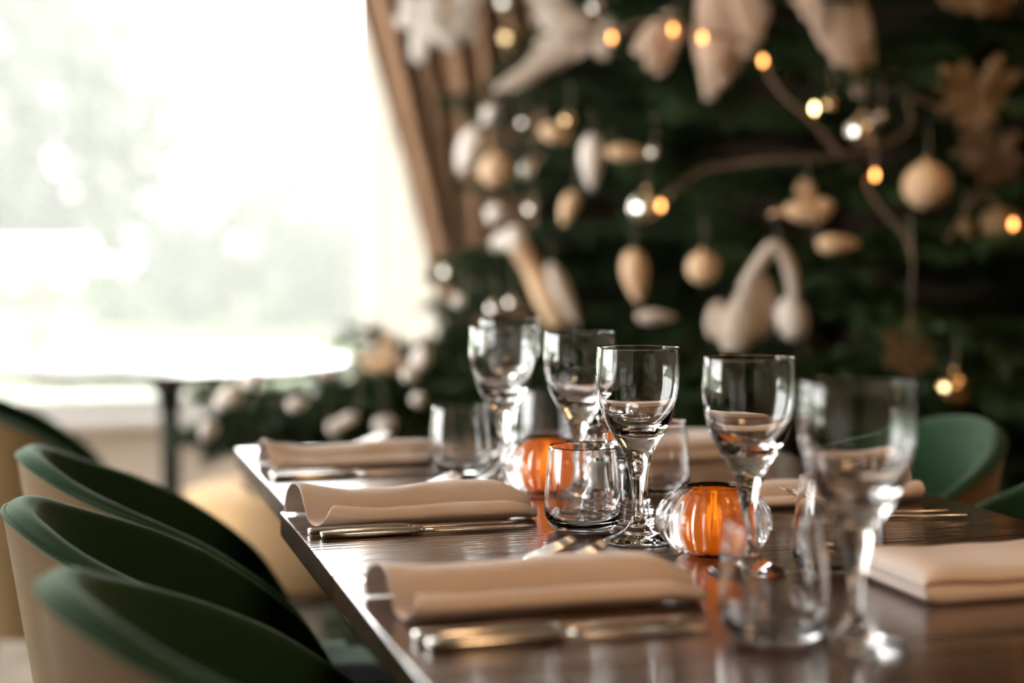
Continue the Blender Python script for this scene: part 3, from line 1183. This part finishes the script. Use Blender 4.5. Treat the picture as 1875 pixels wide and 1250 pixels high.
# the long low boughs that reach out to the left
for px, py, D, zb in ((392, 838, 3.55, .52), (470, 790, 3.62, .58), (440, 800, 3.45, .58), (560, 760, 3.7, .64), (640, 790, 3.3, .55), (690, 735, 3.7, .70), (560, 815, 3.5, .5), (520, 850, 3.65, .45), (760, 720, 3.45, .66), (640, 775, 3.6, .6), (600, 1120, 3.8, .28), (700, 1150, 3.6, .25)):
    q = at_d(px, py + 42, D) - TC
    hl = math.hypot(q.x, q.y)
    dz = q.z - zb + .12 * hl
    bough(math.atan2(q.y, q.x), zb, math.hypot(hl, dz), math.atan2(dz, hl), rnd.uniform(-.2, .2))
    count += 1


# boughs that reach across the curtain
for px, py, D in ((846, 222, 4.25), (905, 150, 4.3), (812, 515, 4.1), (806, 565, 3.95), (960, 60, 4.35)):
    q = at_d(px, py, D) - TC
    hl = math.hypot(q.x, q.y)
    bough(math.atan2(q.y, q.x), q.z + .16, hl * 1.0, -.06, rnd.uniform(-.3, .3))
    count += 1


# ------------------------------------------------------------------ ornaments
def tree_hit(px, py, k=.98):
    """where the sight line meets the outer foliage of the tree"""
    best = None
    D = 2.2
    while D < 5.5:
        q = at_d(px, py, D)
        d = math.hypot(q.x - TC.x, q.y - TC.y)
        if d < tree_r(q.z) * k:
            return q, D
        m = d - tree_r(q.z) * k
        if best is None or m < best[0]:
            best = (m, q, D)
        D += .02
    return best[1], best[2]


def hang(t, top, ln=.07):
    bm = bmesh.new()
    b_tube(bm, [(0, 0, top), (.004, 0, top + ln * .5), (0, .01, top + ln)], .0012, 5)
    finish(bm, 'hanging_thread', M['thread'], t)


def ball(px, py, dpx, m, label, k=.98, D=None):
    q, d = tree_hit(px, py, k)
    if D:
        q, d = at_d(px, py, D), D
    r = dpx * d / F / 2
    t = thing('bauble', label, 'bauble', q, group='baubles on the tree')
    bm = bmesh.new(); b_ell(bm, (0, 0, 0), (r, r, r), None, 28, 18); finish(bm, 'sphere', m, t)
    bm = bmesh.new(); b_lathe(bm, [(0, r * .97), (r * .2, r * .97), (r * .2, r * 1.15), (0, r * 1.17)], 16); finish(bm, 'cap', M['gold'], t)
    hang(t, r * 1.15)


def b_feather(bm, base, direc, ln, wd, nrm):
    """a thin lens shaped feather blade"""
    d = direc.normalized(); s = d.cross(nrm).normalized(); n = s.cross(d).normalized()
    q = Matrix((d, s, n)).transposed()
    b_ell(bm, base + d * ln * .5, (ln * .5, wd * .5, wd * .12), q, 10, 8)


def toward(px, py, px2, py2, D):
    return at_d(px2, py2, D) - at_d(px, py, D)


def feather_fan(name, label, cat, px, py, tips, m, wd=.035, k=1.0, group=None, part='feathers'):
    """several blades fanned from one point to the given picture points, all in the tree's outer layer"""
    q, D = tree_hit(px, py, k)
    t = thing(name, label, cat, q, group=group)
    bm = bmesh.new()
    for i, (x, y) in enumerate(tips):
        v = toward(px, py, x, y, D)
        v.y += rnd.uniform(-.02, .02)
        b_feather(bm, Vector((0, rnd.uniform(-.008, .008), 0)), v, v.length, wd * D / 3.2 * rnd.uniform(.85, 1.15), Vector((0, -1, .15)))
    finish(bm, part, m, t)
    hang(t, 0.0, .06)
    return t


def long_orn(name, label, cat, p0, p1, wpx, m, m_top=None, k=1.0, prof=None, D0=None):
    """a turned ornament lying along a picture line"""
    q, D = tree_hit(p0[0], p0[1], k)
    if D0:
        q, D = at_d(p0[0], p0[1], D0), D0
    v = toward(p0[0], p0[1], p1[0], p1[1], D)
    ln = v.length; r = wpx * D / F / 2
    t = thing(name, label, cat, q)
    mt = v.normalized().to_track_quat('Z', 'Y').to_matrix().to_4x4()
    prof = prof or [(0, 0), (.55, .06), (.95, .25), (1.0, .4), (.8, .65), (.4, .88), (0, 1)]
    bm = bmesh.new(); b_lathe(bm, dense([(a * r, b * ln) for a, b in prof], 3), 20, None, False, mt); finish(bm, 'body', m, t)
    if m_top:
        bm = bmesh.new(); b_ell(bm, (0, 0, 0), (r * .75, r * .75, r * .95), None); finish(bm, 'head', m_top, t)
    hang(t, 0.0, .06)
    return t


ball(1697, 340, 86, M['cream_orn'], 'large matte cream bauble on the right of the tree')
ball(1580, 242, 64, M['silver'], 'shiny clear bauble under the right angel wing')
ball(1185, 382, 66, M['silver'], 'bright mirrored bauble with an orange bulb beside it')
ball(1287, 490, 60, M['cream_orn'], 'cream bauble left of the hanging wool mittens')
ball(1748, 712, 68, M['gold'], 'dark gold bauble below the snowflake, above the green chair')
ball(908, 312, 62, M['cream_orn'], 'pearly cream bauble near the curtain, beside the white leaf', 1.06)
ball(975, 385, 26, M['silver'], 'small silver bauble below the pearly cream bauble')
ball(970, 312, 34, M['silver'], 'small dull silver bauble just right of the pearly cream one')
ball(961, 226, 20, M['silver'], 'tiny silver bauble high on the left bough')
ball(1043, 222, 30, M['gold'], 'small pale gold bauble above the cream drop')
ball(1198, 280, 24, M['silver'], 'small silver bauble above the mirrored bauble')
ball(1612, 215, 26, M['silver'], 'small silver bauble just above the shiny clear bauble')
ball(1520, 192, 28, M['gold'], 'small bauble beside the brightest yellow bulb')
ball(905, 567, 26, M['silver'], 'small silver bauble over the farthest wine glass, left of a pair', 1.0)
ball(938, 556, 24, M['silver'], 'small silver bauble over the farthest wine glass, right of a pair', 1.0)
ball(938, 70, 40, M['gold'], 'yellow green bauble at the top by the curtain')
ball(648, 712, 44, M['silver'], 'silver bauble on the long low left bough')
ball(355, 795, 42, M['silver'], 'silver bauble hanging from the tip of the low left bough', 1.0, 4.0)
ball(820, 500, 26, M['silver'], 'small silver bauble on the bough tip against the curtain', 1.0)
ball(1095, 15, 34, M['silver'], 'silver bauble at the top edge of the picture')
ball(930, 5, 34, M['silver'], 'silver bauble at the top edge beside the white leaves', 1.0)

# angel wings
feather_fan('angel_wing', 'big feathered angel wing hanging at the top, the left of the pair', 'wing ornament', 1335, -90,
            [(1300, 190), (1322, 165), (1345, 140), (1370, 110), (1388, 85), (1400, 50), (1285, 120), (1308, 140), (1290, 60), (1350, 80)], M['feather'], .075, 1.06, 'angel wings')
feather_fan('angel_wing', 'big feathered angel wing hanging at the top, the right of the pair', 'wing ornament', 1500, -110,
            [(1582, 182), (1565, 165), (1545, 130), (1525, 100), (1505, 75), (1480, 40), (1597, 130), (1594, 90), (1560, 90), (1460, 10)], M['feather'], .075, 1.06, 'angel wings')
feather_fan('feather_bird', 'pinkish feathered bird with a drooping tail beside the top left bulb', 'bird ornament', 1240, 20,
            [(1160, 100), (1185, 130), (1205, 140), (1180, 90), (1225, 90)], M['feather'], .05, 1.0)
feather_fan('leaf_spray', 'white leaf spray at the top against the curtain, the left of two', 'leaf decoration', 775, 30,
            [(722, 40), (735, -10), (790, -20), (812, 0), (765, 118), (842, 88), (755, 60), (800, 60)], M['white_orn'], .045, 1.0, part='leaves')
feather_fan('leaf_spray', 'white leaf spray at the top against the curtain, the right of two', 'leaf decoration', 860, 5,
            [(818, 28), (862, 78), (840, 60), (880, -30), (845, -30)], M['white_orn'], .045, 1.0, part='leaves')
feather_fan('feather_garland', 'grey white feather garland sweeping along the upper left bough', 'garland', 1090, 60,
            [(1000, 40), (960, 120), (930, 165), (1000, 130), (1125, 85), (1140, 40), (1020, 10), (985, -10), (1050, 20), (900, 170), (1040, 110), (975, 80), (945, 140), (1020, 70), (1110, 110)], M['fur'], .038, 1.0)
feather_fan('feather_garland', 'white feather tuft at the top, between curtain and bulbs', 'garland', 1040, 20,
            [(990, 55), (1010, 75), (1060, 70), (1075, 45), (1000, -20), (960, -10), (975, 30), (1035, 80), (1095, 60)], M['white_orn'], .035, 1.02)
long_orn('leaf_ornament', 'white oval leaf ornament tilted at the left tip of a bough', 'leaf decoration', (878, 232), (842, 322), 52, M['white_orn'], k=1.08)
long_orn('leaf_ornament', 'small white oval ornament above the tilted leaf', 'leaf decoration', (910, 195), (882, 228), 32, M['white_orn'], k=1.0)
long_orn('drop_ornament', 'long cream drop ornament hanging mid left of the tree', 'drop ornament', (1083, 245), (1083, 350), 44, M['white_orn'])
long_orn('drop_ornament', 'short tan drop ornament just below the long cream drop', 'drop ornament', (1052, 350), (1030, 415), 34, M['cream_orn'])
long_orn('drop_ornament', 'tan pointed cone ornament hanging above the sharp wine glass', 'drop ornament', (1158, 455), (1170, 558), 50, M['cream_orn'])
long_orn('long_drop_ornament', 'long tan ornament with white head, leaning above the far wine glasses', 'drop ornament', (943, 440), (1040, 605), 58, M['cream_orn'], M['white_orn'], 1.02,
         [(0, 0), (.6, .03), (.7, .12), (.62, .3), (.85, .5), (1.0, .7), (.95, .9), (0, 1)])
long_orn('drop_ornament', 'fluffy grey white drop right of the long tan ornament', 'drop ornament', (1005, 480), (1060, 600), 34, M['fur'], None, 1.0)
long_orn('drop_ornament', 'flat tan oval ornament lying on a bough left of the large cream bauble', 'drop ornament', (1495, 447), (1576, 447), 36, M['cream_orn'])
long_orn('drop_ornament', 'tan oval ornament at the right picture edge', 'drop ornament', (1795, 405), (1900, 430), 70, M['brown_wood'])
long_orn('drop_ornament', 'small tan drop ornament below the right picture edge oval', 'drop ornament', (1765, 400), (1780, 440), 26, M['brown_wood'])
long_orn('drop_ornament', 'tan ornament glimpsed between boughs left of the cream drop', 'drop ornament', (990, 235), (1050, 255), 38, M['cream_orn'])
long_orn('drop_ornament', 'tan flat ornament right of the long cream drop', 'drop ornament', (1110, 278), (1195, 282), 32, M['cream_orn'])
long_orn('drop_ornament', 'grey white flat ornament on the bough above the sharp glass', 'drop ornament', (1165, 580), (1240, 580), 26, M['fur'])

# bird ornament
def bird(px, py, scale, label, m, flip=1):
    q, D = tree_hit(px, py, 1.0)
    t = thing('bird_ornament', label, 'bird ornament', q)
    s = scale * D / F
    R = lambda a: Matrix.Rotation(a, 3, 'Y')
    bm = bmesh.new()
    b_ell(bm, (0, 0, 0), (.52 * s, .2 * s, .24 * s), R(.1 * flip))
    b_ell(bm, (.38 * s * flip, 0, .12 * s), (.2 * s, .16 * s, .18 * s))
    b_ell(bm, (-.55 * s * flip, 0, .0), (.3 * s, .1 * s, .07 * s), R(-.2 * flip))
    finish(bm, 'body', m, t)
    bm = bmesh.new()
    for a, l in ((.9, .62), (1.15, .7), (1.4, .6)):
        b_feather(bm, Vector((.1 * s * flip, 0, .1 * s)), Vector((-math.cos(a) * flip, -.2, math.sin(a))), l * s, .22 * s, Vector((0, -1, 0)))
    finish(bm, 'wing', m, t)
    bm = bmesh.new(); b_lathe(bm, [(0, 0), (.04 * s, 0), (0, .14 * s)], 8, None, False, Matrix.Translation((.55 * s * flip, 0, .12 * s)) @ Matrix.Rotation(PI / 2 * flip, 4, 'Y')); finish(bm, 'beak', M['brown_wood'], t)
    hang(t, .2 * s, .08)


bird(1478, 388, 84, 'cream bird ornament with raised wing left of the large cream bauble', M['cream_orn'])
bird(705, 668, 78, 'tan bird ornament perched on the low left bough before the window', M['cream_orn'], -1)

# wool mittens on a thick cord
q, D = tree_hit(1420, 455, 1.0)
t = thing('mitten_ornament', 'pair of fluffy wool mittens on an upside down V of cord, over the wine glasses', 'mitten ornament', q)
def rel(px, py, dd=0.0):
    return at_d(px, py, D + dd) - q
s = D / F
bm = bmesh.new(); b_tube(bm, smooth_curve([rel(1350, 570), rel(1362, 530), rel(1385, 490), rel(1415, 452), rel(1437, 470), rel(1450, 510), rel(1455, 545)], 4), 13 * s, 10); finish(bm, 'cord', M['fur'], t)
bm = bmesh.new(); b_ell(bm, rel(1352, 598), (36 * s, 22 * s, 52 * s), Matrix.Rotation(.25, 3, 'Y')); b_ell(bm, rel(1312, 585, .02), (20 * s, 14 * s, 36 * s), Matrix.Rotation(.15, 3, 'Y')); b_ell(bm, rel(1390, 560, .03), (32 * s, 16 * s, 60 * s)); finish(bm, 'mitten', M['fur'], t)
bm = bmesh.new(); b_ell(bm, rel(1450, 583), (31 * s, 26 * s, 41 * s), Matrix.Rotation(-.2, 3, 'Y')); finish(bm, 'mitten', M['white_orn'], t)
hang(t, 0.0, .06)

# wooden snowflake
q, D = tree_hit(1665, 640, 1.02)
t = thing('snowflake_ornament', 'flat wooden snowflake hanging from a thread above the green chair', 'snowflake ornament', q)
bm = bmesh.new()
r = 54 * D / F
for k in range(6):
    a = PI / 2 + k * PI / 3
    d = Vector((math.cos(a), 0, math.sin(a)))
    n = Vector((-d.z, 0, d.x))
    def bar(p, v, w):
        u = v.normalized(); m_ = Vector((-u.z, 0, u.x)) * w
        vs = []
        for y in (-.002, .002):
            vs += [bm.verts.new(Vector((0, y, 0)) + z_) for z_ in (p - m_, p + v - m_ * .6, p + v + m_ * .6, p + m_)]
        for f in ((0, 1, 2, 3), (7, 6, 5, 4), (0, 4, 5, 1), (1, 5, 6, 2), (2, 6, 7, 3), (3, 7, 4, 0)):
            bm.faces.new([vs[i] for i in f])
    bar(Vector((0, 0, 0)), d * r * (1.15 if k == 0 else 1), .11 * r)
    for sg in (1, -1):
        bar(d * r * .42, (d * .6 + n * sg * .8) * r * .42, .07 * r)
        bar(d * r * .68, (d * .6 + n * sg * .8) * r * .28, .06 * r)
finish(bm, 'snowflake', M['brown_wood'], t, False)
hang(t, r * 1.1, .2)

# dried flower / feather clusters at the right edge
feather_fan('dried_flower', 'large dull cream dried flower head at the right picture edge', 'flower decoration', 1790, 180,
            [(1700, 150), (1715, 205), (1750, 235), (1800, 240), (1860, 200), (1870, 130), (1830, 100), (1760, 110), (1720, 120), (1780, 250), (1735, 190), (1850, 160), (1820, 225)], M['brown_wood'], .032, 1.0, part='petals')
feather_fan('dried_flower', 'brown dried flower cluster below the cream one, right picture edge', 'flower decoration', 1830, 280,
            [(1750, 250), (1760, 310), (1790, 340), (1840, 340), (1880, 300), (1870, 240), (1800, 230), (1770, 285), (1815, 345), (1865, 330), (1745, 280)], M['wire'], .03, 1.0, part='petals')
feather_fan('feather_garland', 'dull cream feathers at the top right picture corner', 'garland', 1790, -20,
            [(1720, 5), (1750, 22), (1800, 30), (1850, 20), (1870, -5)], M['brown_wood'], .05, 1.0)
# white flocked cones and tufts on the low left boughs
for px, py, dx, dy, wd, lab in ((440, 715, -50, 30, 40, 'white tuft before the round table, on the low left bough tip'),
                                (525, 745, 40, -12, 28, 'pinkish white tuft, first along the low left bough'),
                                (655, 760, -48, 22, 26, 'white tuft under the silver bauble of the low left bough'),
                                (700, 760, 10, 45, 44, 'large white tuft above the far left napkin'),
                                (790, 650, -40, 10, 42, 'white tuft right of the tan perched bird'),
                                (580, 690, 40, -16, 22, 'grey white tuft on top of the low left bough'),
                                (760, 720, 14, 26, 28, 'small white tuft behind the far left tumbler'),
                                (390, 770, -20, 40, 36, 'white tuft at the lowest left bough tip'),
                                (600, 790, 34, -20, 30, 'pinkish white tuft just above the back edge of the far table'),
                                (480, 690, -44, 16, 34, 'white tuft highest on the low left bough, before the window sill'),
                                (735, 690, 36, -14, 30, 'white tuft between the tan perched bird and the far tumbler'),
                                (850, 545, -24, 12, 24, 'pale tuft below the bough tip beside the curtain'),
                                (890, 385, 44, 18, 40, 'grey white tuft left of the small silver bauble'),
                                (930, 430, -30, 30, 34, 'pinkish grey tuft above the long tan ornament'),
                                (640, 1115, 30, 14, 26, 'pale tuft near the floor, under the left table edge')):
    long_orn('flocked_cone', lab, 'cone ornament', (px, py), (px + dx, py + dy), wd, M['white_orn'] if wd > 23 else M['fur'], k=1.02, D0=3.3 if 600 < py < 900 and px < 800 else None)

# string of lights
st = thing('string_lights', 'string of orange fairy lights on a brown cable across the tree', 'string lights', (0, 0, 0))
def surf(px, py, k=1.02):
    return tree_hit(px, py, k)[0]
for pts in ([(1210, 378), (1238, 345), (1290, 312), (1345, 302), (1410, 292), (1480, 292), (1540, 284), (1600, 270), (1645, 252), (1668, 228), (1664, 180), (1700, 190), (1760, 205)],
            [(1286, 62), (1340, 70), (1397, 108), (1410, 140), (1440, 180), (1480, 215), (1515, 255), (1540, 284)],
            [(1600, 270), (1603, 318), (1585, 335), (1620, 390), (1655, 425), (1670, 470)],
            [(1855, 412), (1800, 350), (1765, 395), (1735, 440)],
            [(1120, 68), (1180, 40), (1232, 52), (1286, 62)]):
    bm = bmesh.new()
    b_tube(bm, smooth_curve([surf(*p) for p in pts], 5), .0042, 6)
    finish(bm, 'cable', M['wire'], st)
for px, py, kind in ((1232, 55, 'bulb'), (1286, 70, 'bulb'), (1397, 113, 'bulb'), (1491, 200, 'bulb_hot'), (1602, 322, 'bulb'), (1210, 378, 'bulb'), (1120, 70, 'bulb'), (1855, 412, 'bulb')):
    p = surf(px, py, 1.04)
    bm = bmesh.new(); b_lathe(bm, [(0, .012), (.003, .009), (.0048, .003), (.0042, -.004), (0, -.008)], 14, None, False, Matrix.Translation(p)); finish(bm, 'bulb', M[kind], st)
